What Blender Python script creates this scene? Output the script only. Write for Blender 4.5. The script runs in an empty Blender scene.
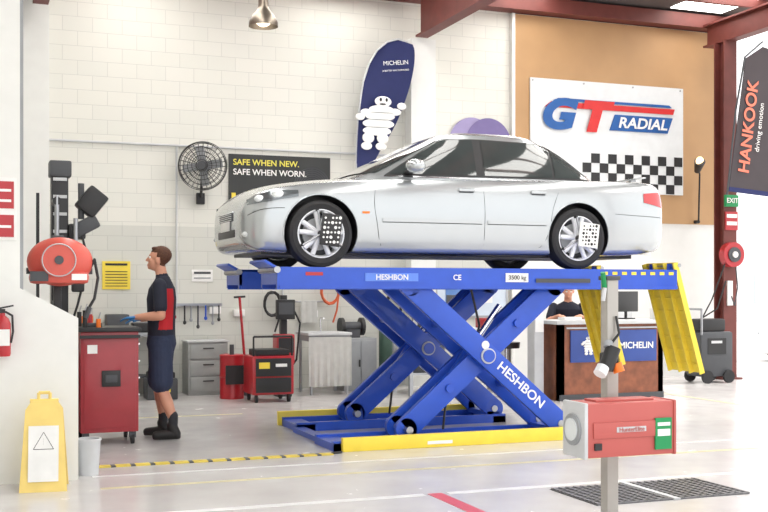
import bpy, bmesh, math, random
import numpy as np
from mathutils import Vector, Matrix, Euler
random.seed(4)
scene=bpy.context.scene
COL=scene.collection
pi=math.pi
def lin(c):
    c=c/255.0
    return c/12.92 if c<=0.04045 else ((c+0.055)/1.055)**2.4
def rgb(r,g,b): return (lin(r),lin(g),lin(b),1.0)
_m={}
def mat(name,c,rough=0.5,metal=0.0,var=0.06,nscale=6.0,coat=0.0,emit=0.0,bump=0.0):
    if name in _m: return _m[name]
    m=bpy.data.materials.new(name); m.use_nodes=True
    nt=m.node_tree; b=nt.nodes['Principled BSDF']
    col=rgb(*c)
    b.inputs['Roughness'].default_value=rough
    b.inputs['Metallic'].default_value=metal
    b.inputs['Coat Weight'].default_value=coat
    tc=nt.nodes.new('ShaderNodeTexCoord'); n=nt.nodes.new('ShaderNodeTexNoise')
    n.inputs['Scale'].default_value=nscale; n.inputs['Detail'].default_value=3
    nt.links.new(tc.outputs['Object'],n.inputs['Vector'])
    r=nt.nodes.new('ShaderNodeValToRGB')
    r.color_ramp.elements[0].position=0.3; r.color_ramp.elements[1].position=0.7
    r.color_ramp.elements[0].color=tuple(max(0,x*(1-var)) for x in col[:3])+(1,)
    r.color_ramp.elements[1].color=tuple(min(1,x*(1+var)) for x in col[:3])+(1,)
    nt.links.new(n.outputs['Fac'],r.inputs['Fac'])
    nt.links.new(r.outputs['Color'],b.inputs['Base Color'])
    if bump>0:
        bp=nt.nodes.new('ShaderNodeBump'); bp.inputs['Strength'].default_value=bump; bp.inputs['Distance'].default_value=0.01
        nt.links.new(n.outputs['Fac'],bp.inputs['Height']); nt.links.new(bp.outputs['Normal'],b.inputs['Normal'])
    if emit>0:
        b.inputs['Emission Color'].default_value=col; b.inputs['Emission Strength'].default_value=emit
    _m[name]=m; return m

WHITE=mat('white_paint',(236,236,234),0.5)
BLACK=mat('black_plastic',(34,34,36),0.45)
RUBBER=mat('rubber',(40,40,42),0.75,bump=0.1)
DARK=mat('dark_grey',(70,72,76),0.5)
GREY=mat('grey_paint',(150,153,156),0.5)
LGREY=mat('light_grey_paint',(196,198,200),0.45)
STEEL=mat('steel',(170,172,176),0.32,0.9)
ALLOY=mat('alloy_wheel',(226,228,232),0.3,0.1,coat=.5)
CHROME=mat('chrome',(215,217,220),0.15,1.0)
RED=mat('red_paint',(176,30,40),0.4,coat=0.3)
ORANGE=mat('orange',(240,120,30),0.4)
BLUE=mat('lift_blue',(30,78,190),0.4,coat=0.25)
YEL=mat('yellow_paint',(240,214,72),0.45)
SILVER=mat('silver_paint',(180,185,187),0.24,0.6,var=0.01,coat=0.9)
CARWHITE=mat('white_car_paint',(235,238,240),0.25,0.0,var=0.01,coat=0.8)
GLASS=mat('tinted_glass',(62,68,68),0.06,0.0,var=0.25,nscale=1.3,coat=1.0)
LENS=mat('lamp_lens',(225,230,232),0.08,0.2,coat=1.0)
LAMPD=mat('lamp_reflector',(120,126,130),0.15,0.6,coat=1.0)
REDLENS=mat('red_lens',(190,20,28),0.15,coat=1.0)
NAVY=mat('navy_fabric',(34,42,92),0.8)
SHIRT=mat('navy_shirt',(32,35,50),0.85,bump=0.2,nscale=25)
SHORTS=mat('navy_shorts',(44,52,76),0.88,bump=0.2,nscale=25)
REDF=mat('red_fabric',(190,36,44),0.85)
SKIN=mat('skin',(208,150,124),0.5,var=0.05)
HAIR=mat('brown_hair',(84,50,32),0.7,var=0.3,nscale=60,bump=0.3)
DHAIR=mat('dark_hair',(32,26,24),0.7,var=0.3,nscale=60)
GLOVE=mat('blue_glove',(52,120,180),0.5)
BOOT=mat('black_boot',(34,32,32),0.6)
SOCK=mat('dark_sock',(50,50,54),0.9)
WOOD=mat('desk_wood',(132,76,50),0.4,var=0.25,nscale=9)
MROON=mat('oxide_red_steel',(108,52,46),0.55,var=0.12)
GREEN=mat('green_sign',(20,140,80),0.5)
PURPLE=mat('purple_sign',(112,100,150),0.5)
CLOTH=mat('grey_cloth',(190,190,186),0.9,bump=0.4,nscale=10)

class B:
    def __init__(s,name): s.name=name; s.bm=bmesh.new(); s.mats=[]
    def mi(s,m):
        if m not in s.mats: s.mats.append(m)
        return s.mats.index(m)
    def _fin(s,verts,m,M=None):
        if M is not None: bmesh.ops.transform(s.bm,matrix=M,verts=verts)
        fs=set(f for v in verts for f in v.link_faces)
        i=s.mi(m)
        for f in fs: f.material_index=i
        return verts
    def box(s,c,sz,m,rot=(0,0,0),bev=0.0):
        r=bmesh.ops.create_cube(s.bm,size=1.0); vs=r['verts']
        bmesh.ops.scale(s.bm,vec=sz,verts=vs)
        i=s.mi(m)
        for f in set(f for v in vs for f in v.link_faces): f.material_index=i
        if bev>0:
            es=list(set(e for v in vs for e in v.link_edges))
            rr=bmesh.ops.bevel(s.bm,geom=es,offset=bev,segments=2,affect='EDGES',profile=0.6)
            vs=list(set(v for f in rr['faces'] for v in f.verts)|set(v for v in vs if v.is_valid))
            vs=list(set(v for f in [f for v in vs for f in v.link_faces] for v in f.verts))
            for v in vs:
                for f in v.link_faces: f.material_index=i
        M=Matrix.Translation(c)@Euler(rot).to_matrix().to_4x4()
        bmesh.ops.transform(s.bm,matrix=M,verts=vs)
        return s
    def b2(s,x0,x1,y0,y1,z0,z1,m,bev=0.0):
        return s.box(((x0+x1)/2,(y0+y1)/2,(z0+z1)/2),(abs(x1-x0),abs(y1-y0),abs(z1-z0)),m,bev=bev)
    def cyl(s,p0,p1,r0,m,r1=None,seg=20,cap=True):
        p0=Vector(p0);p1=Vector(p1)
        if r1 is None: r1=r0
        d=p1-p0
        r=bmesh.ops.create_cone(s.bm,cap_ends=cap,segments=seg,radius1=r0,radius2=r1,depth=d.length)
        M=Matrix.Translation((p0+p1)/2)@d.to_track_quat('Z','Y').to_matrix().to_4x4()
        s._fin(r['verts'],m,M); return s
    def sph(s,c,r,m,seg=20,M0=None):
        q=bmesh.ops.create_uvsphere(s.bm,u_segments=seg,v_segments=max(6,seg*2//3),radius=1.0)
        if not hasattr(r,'__len__'): r=(r,r,r)
        M=Matrix.Translation(c)@(M0 if M0 is not None else Matrix.Identity(4))@Matrix.Diagonal((*r,1))
        s._fin(q['verts'],m,M); return s
    def tube(s,pts,r,m,seg=10):
        for a,b in zip(pts[:-1],pts[1:]): s.cyl(a,b,r,m,seg=seg)
        if r>.006:
            for p in pts[1:-1]: s.sph(p,r,m,seg=seg)
        return s
    def grid(s,rows,m,closed=False):
        i=s.mi(m)
        V=[[s.bm.verts.new(p) for p in row] for row in rows]
        for a,b in zip(V[:-1],V[1:]):
            n=len(a)
            for k in range(n if closed else n-1):
                k2=(k+1)%n
                try:
                    f=s.bm.faces.new((a[k],a[k2],b[k2],b[k])); f.material_index=i
                except ValueError: pass
        return V
    def capf(s,row,m):
        try:
            f=s.bm.faces.new(row); f.material_index=s.mi(m)
        except ValueError: pass
    def lathe(s,prof,c,axis,m,seg=32):
        ax=Vector(axis).normalized(); q=ax.to_track_quat('Z','Y')
        rows=[]
        for r,h in prof:
            rows.append([Vector(c)+q@Vector((r*math.cos(2*pi*k/seg),r*math.sin(2*pi*k/seg),h)) for k in range(seg)])
        return s.grid(rows,m,closed=True)
    def prism(s,pts,y0,y1,m):
        i=s.mi(m)
        a=[s.bm.verts.new((x,y0,z)) for x,z in pts]; b=[s.bm.verts.new((x,y1,z)) for x,z in pts]
        fs=[s.bm.faces.new(a),s.bm.faces.new(list(reversed(b)))]
        n=len(pts)
        for k in range(n): fs.append(s.bm.faces.new((a[k],b[k],b[(k+1)%n],a[(k+1)%n])))
        for f in fs: f.material_index=i
        return s
    def done(s,loc=(0,0,0),rz=0,parent=None,sharp=0.6,recalc=True):
        if recalc: bmesh.ops.recalc_face_normals(s.bm,faces=s.bm.faces)
        for f in s.bm.faces: f.smooth=True
        for e in s.bm.edges:
            if len(e.link_faces)==2:
                if e.calc_face_angle(0)>sharp: e.smooth=False
        me=bpy.data.meshes.new(s.name); s.bm.to_mesh(me); s.bm.free()
        for m in s.mats: me.materials.append(m)
        o=bpy.data.objects.new(s.name,me); COL.objects.link(o)
        o.location=loc; o.rotation_euler=(0,0,rz)
        if parent: o.parent=parent
        return o

def text(name,body,loc,size,m,parent,rot=(pi/2,0,0),align='CENTER',bold=0.0,shear=0.0,sx=1.0):
    cu=bpy.data.curves.new(name,'FONT'); cu.body=body; cu.size=size; cu.align_x=align; cu.align_y='CENTER'
    cu.extrude=0.001; cu.offset=bold; cu.shear=shear
    cu.materials.append(m)
    o=bpy.data.objects.new(name,cu); COL.objects.link(o)
    o.location=loc; o.rotation_euler=rot; o.scale=(sx,1,1)
    o.parent=parent
    return o

# ------------------------------------------------------------ camera
cam_d=bpy.data.cameras.new('camera'); cam=bpy.data.objects.new('camera',cam_d); COL.objects.link(cam)
cam.location=(0,0,1.45); cam.rotation_euler=(pi/2,0,-math.radians(20.7))
cam_d.sensor_width=36; cam_d.lens=1100/768*36
cam_d.shift_y=(290-256)/768
cam_d.clip_end=300
scene.camera=cam

# ------------------------------------------------------------ world + sun
w=bpy.data.worlds.new('daylight'); scene.world=w; w.use_nodes=True
nt=w.node_tree; bg=nt.nodes['Background']
tc=nt.nodes.new('ShaderNodeTexCoord'); nz=nt.nodes.new('ShaderNodeTexNoise'); nz.inputs['Scale'].default_value=2.0
rp=nt.nodes.new('ShaderNodeValToRGB'); rp.color_ramp.elements[0].color=(0.93,0.95,1,1); rp.color_ramp.elements[1].color=(1,0.99,0.96,1)
nt.links.new(tc.outputs['Generated'],nz.inputs['Vector']); nt.links.new(nz.outputs['Fac'],rp.inputs['Fac']); nt.links.new(rp.outputs['Color'],bg.inputs['Color'])
bg.inputs['Strength'].default_value=2.0
sd=bpy.data.lights.new('sun','SUN'); sd.energy=4.0; sd.angle=math.radians(22); sd.color=(1,0.95,0.88)
so=bpy.data.objects.new('sun',sd); COL.objects.link(so)
so.rotation_euler=Vector((0.70,-0.05,0.71)).to_track_quat('Z','Y').to_euler(); so.location=(20,5,20)
scene.view_settings.view_transform='Standard'
scene.view_settings.exposure=0.04

# ------------------------------------------------------------ room materials
def wall_mat():
    m=bpy.data.materials.new('painted_block'); m.use_nodes=True; nt=m.node_tree; b=nt.nodes['Principled BSDF']
    b.inputs['Roughness'].default_value=0.6
    tc=nt.nodes.new('ShaderNodeTexCoord'); sp=nt.nodes.new('ShaderNodeSeparateXYZ'); cb=nt.nodes.new('ShaderNodeCombineXYZ')
    nt.links.new(tc.outputs['Object'],sp.inputs[0])
    ad=nt.nodes.new('ShaderNodeMath'); ad.operation='ADD'
    nt.links.new(sp.outputs['X'],ad.inputs[0]); nt.links.new(sp.outputs['Y'],ad.inputs[1])
    nt.links.new(ad.outputs[0],cb.inputs['X']); nt.links.new(sp.outputs['Z'],cb.inputs['Y'])
    br=nt.nodes.new('ShaderNodeTexBrick'); br.inputs['Scale'].default_value=1.0
    br.inputs['Brick Width'].default_value=0.4; br.inputs['Row Height'].default_value=0.2
    br.inputs['Mortar Size'].default_value=0.006; br.inputs['Mortar Smooth'].default_value=0.6
    br.inputs['Color1'].default_value=rgb(226,225,217); br.inputs['Color2'].default_value=rgb(222,222,214); br.inputs['Mortar'].default_value=rgb(206,206,199)
    nt.links.new(cb.outputs[0],br.inputs['Vector'])
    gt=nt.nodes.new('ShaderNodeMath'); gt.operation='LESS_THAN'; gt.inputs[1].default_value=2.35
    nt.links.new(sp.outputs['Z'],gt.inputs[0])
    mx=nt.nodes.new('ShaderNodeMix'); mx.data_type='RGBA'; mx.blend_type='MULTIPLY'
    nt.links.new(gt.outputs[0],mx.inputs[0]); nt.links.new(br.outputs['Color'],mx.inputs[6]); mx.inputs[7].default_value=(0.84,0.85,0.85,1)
    nt.links.new(mx.outputs[2],b.inputs['Base Color'])
    bp=nt.nodes.new('ShaderNodeBump'); bp.inputs['Strength'].default_value=0.2; bp.inputs['Distance'].default_value=0.008; bp.invert=True
    nt.links.new(br.outputs['Fac'],bp.inputs['Height']); nt.links.new(bp.outputs['Normal'],b.inputs['Normal'])
    return m
WALL=wall_mat()
def floor_mat():
    m=bpy.data.materials.new('polished_floor'); m.use_nodes=True; nt=m.node_tree; b=nt.nodes['Principled BSDF']
    tc=nt.nodes.new('ShaderNodeTexCoord'); n=nt.nodes.new('ShaderNodeTexNoise'); n.inputs['Scale'].default_value=0.8; n.inputs['Detail'].default_value=8
    r=nt.nodes.new('ShaderNodeValToRGB'); r.color_ramp.elements[0].position=0.3; r.color_ramp.elements[1].position=0.75
    r.color_ramp.elements[0].color=rgb(182,179,178); r.color_ramp.elements[1].color=rgb(208,206,206)
    nt.links.new(tc.outputs['Object'],n.inputs['Vector']); nt.links.new(n.outputs['Fac'],r.inputs['Fac']); nt.links.new(r.outputs['Color'],b.inputs['Base Color'])
    n2=nt.nodes.new('ShaderNodeTexNoise'); n2.inputs['Scale'].default_value=4; n2.inputs['Detail'].default_value=6
    mr=nt.nodes.new('ShaderNodeMapRange'); mr.inputs[3].default_value=0.12; mr.inputs[4].default_value=0.34
    nt.links.new(tc.outputs['Object'],n2.inputs['Vector']); nt.links.new(n2.outputs['Fac'],mr.inputs[0]); nt.links.new(mr.outputs[0],b.inputs['Roughness'])
    return m
FLOOR=floor_mat()
TAN=mat('tan_panel',(184,146,104),0.6,var=0.05,nscale=2)
PLAST=mat('white_plaster',(228,229,226),0.6,var=0.02)
CEIL=mat('roof_underside',(84,76,74),0.7)
GROUND=mat('outdoor_concrete',(212,208,204),0.7,var=0.05)
SKYL=mat('skylight_panel',(255,253,248),0.5,emit=7.0)

B('floor').b2(-1.2,12.4,-2,15.8,-0.1,0,FLOOR).done()
B('outdoor_ground').b2(-30,60,-30,60,-0.3,-0.1,GROUND).done()
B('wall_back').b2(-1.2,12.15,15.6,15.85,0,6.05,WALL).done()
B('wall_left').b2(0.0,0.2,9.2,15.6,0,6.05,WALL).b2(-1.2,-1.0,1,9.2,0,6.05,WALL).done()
B('wall_stub').b2(-1.0,0.375,9.0,9.2,0,6.05,PLAST).b2(0.375,0.40,9.0,9.2,0,6.05,GREY).done()
B('wall_low').prism([(-1.0,0),(0.785,0),(0.785,1.236),(0.22,1.54),(-1.0,1.54)],8.68,8.98,PLAST).done()
B('trim_1').b2(8.07,12.12,15.55,15.6,2.56,5.82,TAN).b2(8.02,8.07,15.5,15.6,0,5.82,WHITE).done()
B('pillar').b2(6.24,6.64,15.35,15.6,0,5.25,PLAST).done()
B('pillar').b2(.2,1.02,15.46,15.6,0,6.05,PLAST).done()
B('trim_2').b2(8.07,12.12,15.57,15.6,0.0,2.56,PLAST).done()
c=B('ceiling')
c.b2(-1.2,12.6,2.0,15.9,6.1,6.2,CEIL)
for x in (1.6,4.6,7.6,10.8): c.b2(x,x+1.0,3.0,15.25,6.085,6.1,SKYL)
c.done()
bb=B('roof_beams')
for y in (3.2,4.7,6.2,7.7,9.2,10.7,12.2,13.3,14.3): bb.b2(-1.0,12.5,y,y+0.07,5.95,6.1,MROON)
bb.b2(0.2,12.5,15.33,15.6,5.84,6.06,MROON)
for x,zb in ((0.8,5.26),(6.3,5.26),(11.5,5.50)):
    bb.b2(x,x+0.2,2.2,15.33,zb,zb+.03,MROON); bb.b2(x+0.085,x+0.115,2.2,15.33,zb+.03,5.85,MROON); bb.b2(x,x+0.2,2.2,15.33,5.85,5.88,MROON)
bb.cyl((6.6,15.2,5.86),(11.4,12.4,5.86),0.03,DARK)
bb.done()
for ya in (14.72,2.22):
    B('steel_column').b2(11.45,11.70,ya,ya+.03,0,5.50,MROON).b2(11.45,11.70,ya+.23,ya+.26,0,5.50,MROON).b2(11.55,11.6,ya+.03,ya+.23,0,5.50,MROON).b2(11.38,11.77,ya-.06,ya+.32,0,0.03,MROON).done()
c=B('wall_conduit')
c.tube([(1.02,15.57,3.49),(5.95,15.57,3.49)],0.016,LGREY)
c.tube([(2.75,15.57,3.49),(2.75,15.57,1.2)],0.014,LGREY)
c.tube([(4.3,15.57,2.6),(4.3,15.57,1.0)],0.014,LGREY)
for x,z in ((3.3,1.16),(3.65,1.12),(4.3,1.05),(4.75,1.1)): c.box((x,15.565,z),(0.16,0.06,0.1),WHITE,bev=0.008)
c.done()
LINEY=mat('faded_yellow_line',(208,200,162),0.35,var=0.12,nscale=8)
LINEW=mat('worn_white_line',(220,220,220),0.3,var=0.05)
b=B('floor_marking_white'); b.b2(-1,3.02,7.14,7.22,0,0.002,LINEW); b.b2(3.2,11,7.14,7.22,0,0.002,LINEW); b.b2(.9,10,8.75,8.80,0,.002,LINEW); b.done()
LRED=mat('red_line',(206,92,96),0.3)
B('floor_marking_red').b2(3.05,3.16,4.5,7.2,0,0.003,LRED).done()
b=B('floor_marking_yellow'); b.b2(0.9,9.5,8.2,8.26,0,0.002,LINEY); b.b2(0.9,3.0,12.6,12.67,0,0.002,LINEY); b.b2(9.3,12.2,11.0,11.08,0,0.002,LINEY); b.b2(9.1,9.17,4,15,0,0.002,LINEY);b.done()
b=B('hazard_cable_cover')
TY=mat('worn_yellow_tape',(224,200,84),.5,var=.15)
b.prism([(0.97,0),(3.0,0),(3.0,0.010),(0.97,0.010)],9.19,9.28,DARK)
x=0.97
while x<2.95:
    b.b2(x,min(x+0.12,3.0),9.188,9.282,0.001,0.0115,TY); x+=0.16
b.tube([(3.0,9.24,0.01),(3.1,9.26,0.012)],0.01,BLACK)
b.done()
GR=mat('grate_steel',(128,128,130),0.4,0.5)
b=B('floor_drain_grate')
b.b2(3.95,5.2,6.4,7.05,0.0,0.004,DARK)
for i in range(21): b.b2(3.96+i*0.061,3.98+i*0.061,6.4,7.05,0.004,0.014,GR)
for i in range(12): b.b2(3.95,5.2,6.4+i*0.056,6.415+i*0.056,0.004,0.012,GR)
b.b2(4.55,4.6,6.38,7.07,0.004,0.016,LGREY)
b.done()

# ------------------------------------------------------------ CAR
def catmull(P,n):
    out=[]
    for i in range(len(P)-1):
        p0=P[max(i-1,0)];p1=P[i];p2=P[i+1];p3=P[min(i+2,len(P)-1)]
        for k in range(n):
            t=k/n
            out.append(tuple(0.5*((2*b)+(-a+c)*t+(2*a-5*b+4*c-d)*t*t+(-a+3*b-3*c+d)*t**3) for a,b,c,d in zip(p0,p1,p2,p3)))
    out.append(tuple(P[-1])); return out
XF,XB=0.22,4.70
ST=[(XF,.54,.28,.50,.545),(0.242,.64,.22,.562,.61),(0.29,.725,.17,.622,.672),(0.38,.79,.145,.672,.735),(0.55,.825,.135,.718,.79),(0.9,.844,.13,.765,.845),
(1.3,.854,.13,.800,.878),(1.7,.858,.13,.825,.893),(2.2,.86,.13,.840,.895),(2.7,.86,.13,.850,.90),(3.2,.857,.13,.862,.91),(3.6,.85,.13,.875,.925),(4.0,.838,.14,.885,.94),
(4.3,.818,.15,.892,.945),(4.5,.79,.17,.885,.93),(4.62,.75,.2,.85,.89),(4.68,.69,.25,.78,.81),(XB,.60,.31,.70,.72)]
DS=catmull(ST,6)
STX=[s[0] for s in DS]
def stn(x):
    x=min(max(x,XF),XB)
    return [float(np.interp(x,STX,[s[i] for s in DS])) for i in range(1,5)]
def sec(x):
    w,zb,zs,zc=stn(x); h=zs-zb
    return [(0,zb),(.6*w,zb),(.9*w,zb+.01),(.965*w,zb+.06*h/.7+.02),(.988*w,zb+.25*h),(w*1.004,zb+.5*h),(.999*w,zb+.70*h),(.972*w,zb+.9*h),(.93*w,zs-.005),(.85*w,zs+.25*(zc-zs)),(.5*w,zs+.78*(zc-zs)),(0,zc)]
def body_y(x,z):
    P=sec(x)[2:9]
    return float(np.interp(z,[p[1] for p in P],[p[0] for p in P]))
GL=[(.78,1.14,4.10,.785,),(.86,1.27,4.03,.778),(.95,1.46,3.91,.760),(1.05,1.67,3.76,.732),(1.15,1.88,3.60,.700),(1.22,2.03,3.46,.672),(1.275,2.14,3.33,.648),(1.312,2.20,3.28,.612),(1.340,2.32,3.18,.55),(1.357,2.44,3.04,.45),(1.364,2.6,2.85,.27)]
def gl(z): return [float(np.interp(z,[g[0] for g in GL],[g[i] for g in GL])) for i in (1,2,3)]
NSE=5.0
def green_y(x,z):
    xf,xr,wd=gl(z); c=(xf+xr)/2;a=(xr-xf)/2
    u=min(abs((x-c)/a),0.999)
    return wd*(1-u**NSE)**(1/NSE)
def build_car(name,loc,rz,paint,boards):
    b=B('body'); xs=sorted(set([XF,.224,.232,.245,.265,.29,.32,.35]+[round(0.385+i*0.0665,3) for i in range(62)]+[4.5,4.54,4.58,4.62,4.65,4.67,4.68,4.69,XB]))
    rows=[]
    for x in xs:
        D=catmull(sec(x),4)
        rows.append([(x,-y,z) for y,z in D]+[(x,y,z) for y,z in D[-2:0:-1]])
    V=b.grid(rows,paint,closed=True); b.capf(V[0],paint); b.capf(V[-1],paint)
    body=b.done()
    cut=B('cut')
    for wx in (.91,3.60):
        for sgn in (-1,1): cut.cyl((wx,sgn*0.60,.315),(wx,sgn*1.2,.315),0.348,BLACK,seg=64)
    co=cut.done()
    md=body.modifiers.new('b','BOOLEAN'); md.operation='DIFFERENCE'; md.object=co; md.solver='EXACT'
    dg=bpy.context.evaluated_depsgraph_get(); me=bpy.data.meshes.new_from_object(body.evaluated_get(dg))
    bpy.data.objects.remove(body); bpy.data.objects.remove(co)
    bm=bmesh.new(); bm.from_mesh(me)
    for e in bm.edges:
        if len(e.link_faces)==2: e.smooth=e.calc_face_angle(0)<.6
    for f in bm.faces: f.smooth=True
    bm.to_mesh(me); bm.free()
    me.materials.clear(); me.materials.append(paint); me.materials.append(BLACK)
    for p in me.polygons:
        c=p.center; p.material_index=0
        for wx in (.91,3.60):
            if math.hypot(c.x-wx,c.z-.315)<0.3495 and abs(c.y)<0.95 and c.z>0.14 and abs(p.normal.x)+abs(p.normal.z)>.8: p.material_index=1
            if math.hypot(c.x-wx,c.z-.315)<0.345 and abs(c.y)<0.7 and c.z>0.14: p.material_index=1
        if c.z<0.137: p.material_index=1
    root=bpy.data.objects.new(name,None); COL.objects.link(root); root.location=loc; root.rotation_euler=(0,0,rz)
    bo=bpy.data.objects.new('body',me); COL.objects.link(bo); bo.parent=root
    g=B('cabin')
    rows=[]
    for z,_,_,_ in catmull(GL,3):
        xf,xr,wd=gl(z); c=(xf+xr)/2;a=(xr-xf)/2; row=[]
        for k in range(64):
            th=2*pi*k/64; cc,ss=math.cos(th),math.sin(th)
            row.append((c+a*math.copysign(abs(cc)**(2/NSE),cc),wd*math.copysign(abs(ss)**(2/NSE),ss),z))
        rows.append(row)
    V=g.grid(rows,paint,closed=True); g.capf(V[-1],paint)
    def side_patch(x0,x1,zb,zt,m,off,sg,n=18,r=5,fn=green_y):
        rows=[]
        for j in range(r+1):
            row=[]
            for i in range(n+1):
                x=x0+(x1-x0)*i/n; a=zb(x); t=max(zt(x),a+0.004); z=a+(t-a)*j/r
                row.append((x,sg*(fn(x,z)+off),z))
            rows.append(row)
        g.grid(rows,m)
    zbA=lambda e:(lambda x:.892-e+0.010*(x-1.6))
    def zt(e): return lambda x: min(.875+(x-1.58+e)*0.62, 1.258+e*0.6-0.02*abs(x-2.6), .875+(3.84+e-x)*0.72)
    for sg in (-1,1):
        side_patch(1.57,3.87,zbA(.018),zt(.018),BLACK,.004,sg,n=44)
        side_patch(1.63,2.50,zbA(0),zt(0),GLASS,.009,sg)
        side_patch(2.59,3.34,zbA(0),zt(0),GLASS,.009,sg)
        side_patch(3.37,3.80,zbA(0),zt(0),GLASS,.009,sg)
        side_patch(1.56,3.90,lambda x:.864,lambda x:.872,CHROME,.010,sg,n=30,r=1)
        def seam(pts,fn=body_y,m=BLACK,r=.0035,off=0.0):
            D=catmull([(x,z) for x,z in pts],4) if len(pts)>2 else pts
            g.tube([(x,sg*(fn(x,z)+off),z) for x,z in D],r,m,seg=6)
        seam([(1.45,.805),(1.42,.6),(1.45,.4),(1.49,.22),(1.6,.19),(2.5,.19),(3.1,.19),(3.25,.35),(3.30,.6),(3.42,.865)])
        seam([(2.54,.845),(2.55,.6),(2.55,.4),(2.55,.19)])
        seam([(0.64,.728),(1.0,.77),(1.3,.792),(1.5,.80)],off=-0.005)
        seam([(4.02,.56),(4.3,.55),(4.5,.545),(4.64,.54)])
        seam([(0.26,.47),(0.34,.51),(0.45,.53),(.57,.535)])
        for xa,xb in ((1.5,2.52),(2.58,3.22)):
            side_patch(xa,xb,lambda x:.43,lambda x:.462,paint,.012,sg,n=10,r=1,fn=body_y)
            seam([(xa,.425),(xb,.425)],off=.004)
        for hx in (2.36,3.14):
            y=body_y(hx,.75); g.box((hx,sg*(y+.018),.75),(.17,.022,.03),paint,bev=.008); g.box((hx,sg*(y+.004),.745),(.15,.01,.045),DARK)
        g.sph((1.80,sg*.93,.95),(.095,.09,.066),paint,seg=18); g.box((1.80,sg*.82,.91),(.09,.12,.03),BLACK,bev=.01)
        side_patch(.26,.70,lambda x:.560+(x-.26)*.19,lambda x:.612+.085*min(1,(x-.26)/.2)+max(0,x-.46)*.02,LAMPD,.007,sg,n=16,fn=body_y)
        for lx,lz,lr in ((.36,.615,.042),(.52,.655,.052)):
            y=body_y(lx,lz); g.sph((lx,sg*(y-.02),lz),(lr*1.25,.04,lr*.85),LENS,seg=18)
        side_patch(1.30,1.37,lambda x:.50,lambda x:.52,ORANGE,.008,sg,n=2,r=1,fn=body_y)
        side_patch(4.38,4.67,lambda x:.64+.05*(4.67-x)/.3,lambda x:.81-.03*(4.67-x)/.3,REDLENS,.006,sg,n=8,fn=body_y)
        g.box((4.68,sg*.5,.67),(.03,.22,.09),REDLENS,bev=.01)
        for wx in (.91,3.60):
            pts=[]
            for k in range(0,33):
                a=math.radians(-26+ k*232/32); X=wx+.353*math.cos(a); Z=.315+.353*math.sin(a)
                if Z>.16: pts.append((X,sg*(body_y(X,Z)-.002),Z))
            g.tube(pts,.008,paint,seg=6)
    for fr in (True,False):
        rows=[]
        for j in range(8):
            z=(.90 if fr else .95)+j*((1.26-.90) if fr else (1.245-.95))/7; xf,xr,wd=gl(z); c=(xf+xr)/2;a=(xr-xf)/2; row=[]
            for i in range(17):
                u=-.86+1.72*i/16; dx=a*(1-abs(u)**NSE)**(1/NSE)
                row.append((c-dx-.008 if fr else c+dx+.008,u*wd,z+.006))
            rows.append(row)
        g.grid(rows,GLASS)
    g.box((XF+.005,0,.475),(.03,.56,.075),DARK,bev=.01)
    for k in range(4): g.box((XF-.012,0,.448+k*.018),(.012,.52,.006),CHROME)
    g.box((XF+.012,0,.52),(.05,.60,.014),CHROME,bev=.004)
    g.box((XF+.008,0,.32),(.03,.70,.075),BLACK,bev=.01)
    g.box((XF-.012,0,.395),(.012,.36,.09),WHITE,bev=.003)
    for sg in(-1,1): g.sph((.275,sg*.62,.30),(.05,.06,.035),LENS,seg=14)
    g.box((XB,0,.60),(.02,.48,.13),WHITE,bev=.003); g.box((XB-.01,0,.72),(.03,.7,.02),CHROME)
    g.box((4.50,0,.965),(.13,1.15,.018),paint,rot=(0,-.12,0),bev=.006)
    for sg in (-1,1): g.box((4.48,sg*.45,.95),(.06,.04,.03),paint)
    g.cyl((4.5,-.45,.2),(4.70,-.45,.2),.035,CHROME)
    g.done(parent=root)
    u=B('underbody'); u.b2(.42,4.4,-.55,.55,.12,.2,BLACK); u.cyl((.91,-.7,.3),(.91,.7,.3),.03,DARK); u.cyl((3.6,-.7,.3),(3.6,.7,.3),.03,DARK)
    u.cyl((1.2,.1,.14),(4.4,-.4,.17),.03,STEEL); u.done(parent=root)
    R=.308
    for wx in (.91,3.60):
        for sg in (-1,1):
            t=B('wheel'); yc=sg*.74
            ax=(0,sg,0)
            t.lathe([(.215,-.09),(.27,-.105),(.298,-.09),(R,-.06),(R,.06),(.298,.09),(.27,.103),(.215,.09),(.21,.07)],(wx,yc,R),ax,RUBBER,seg=48)
            t.lathe([(.215,-.09),(.20,-.05),(.195,.03),(.203,.075),(.215,.094),(.224,.093),(.218,.07)],(wx,yc,R),ax,ALLOY,seg=48)
            t.lathe([(.0,.0),(.15,.0),(.15,-.02),(0,-.02)],(wx,yc,R),ax,LGREY,seg=32)
            t.lathe([(.14,-.03),(.197,-.03)],(wx,yc,R),ax,DARK,seg=32)
            t.lathe([(.0,.082),(.035,.080),(.055,.070),(.062,.03),(.055,.0)],(wx,yc,R),ax,ALLOY,seg=24)
            for k in range(5):
                a=2*pi*k/5+pi/2
                for da in (-.16,.16):
                    p0=Vector((wx+.04*math.cos(a+da),yc+sg*.064,R+.04*math.sin(a+da)))
                    p1=Vector((wx+.207*math.cos(a+da*1.5),yc+sg*.078,R+.207*math.sin(a+da*1.5)))
                    t.cyl(p0,p1,.026,ALLOY,r1=.023,seg=10)
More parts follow.
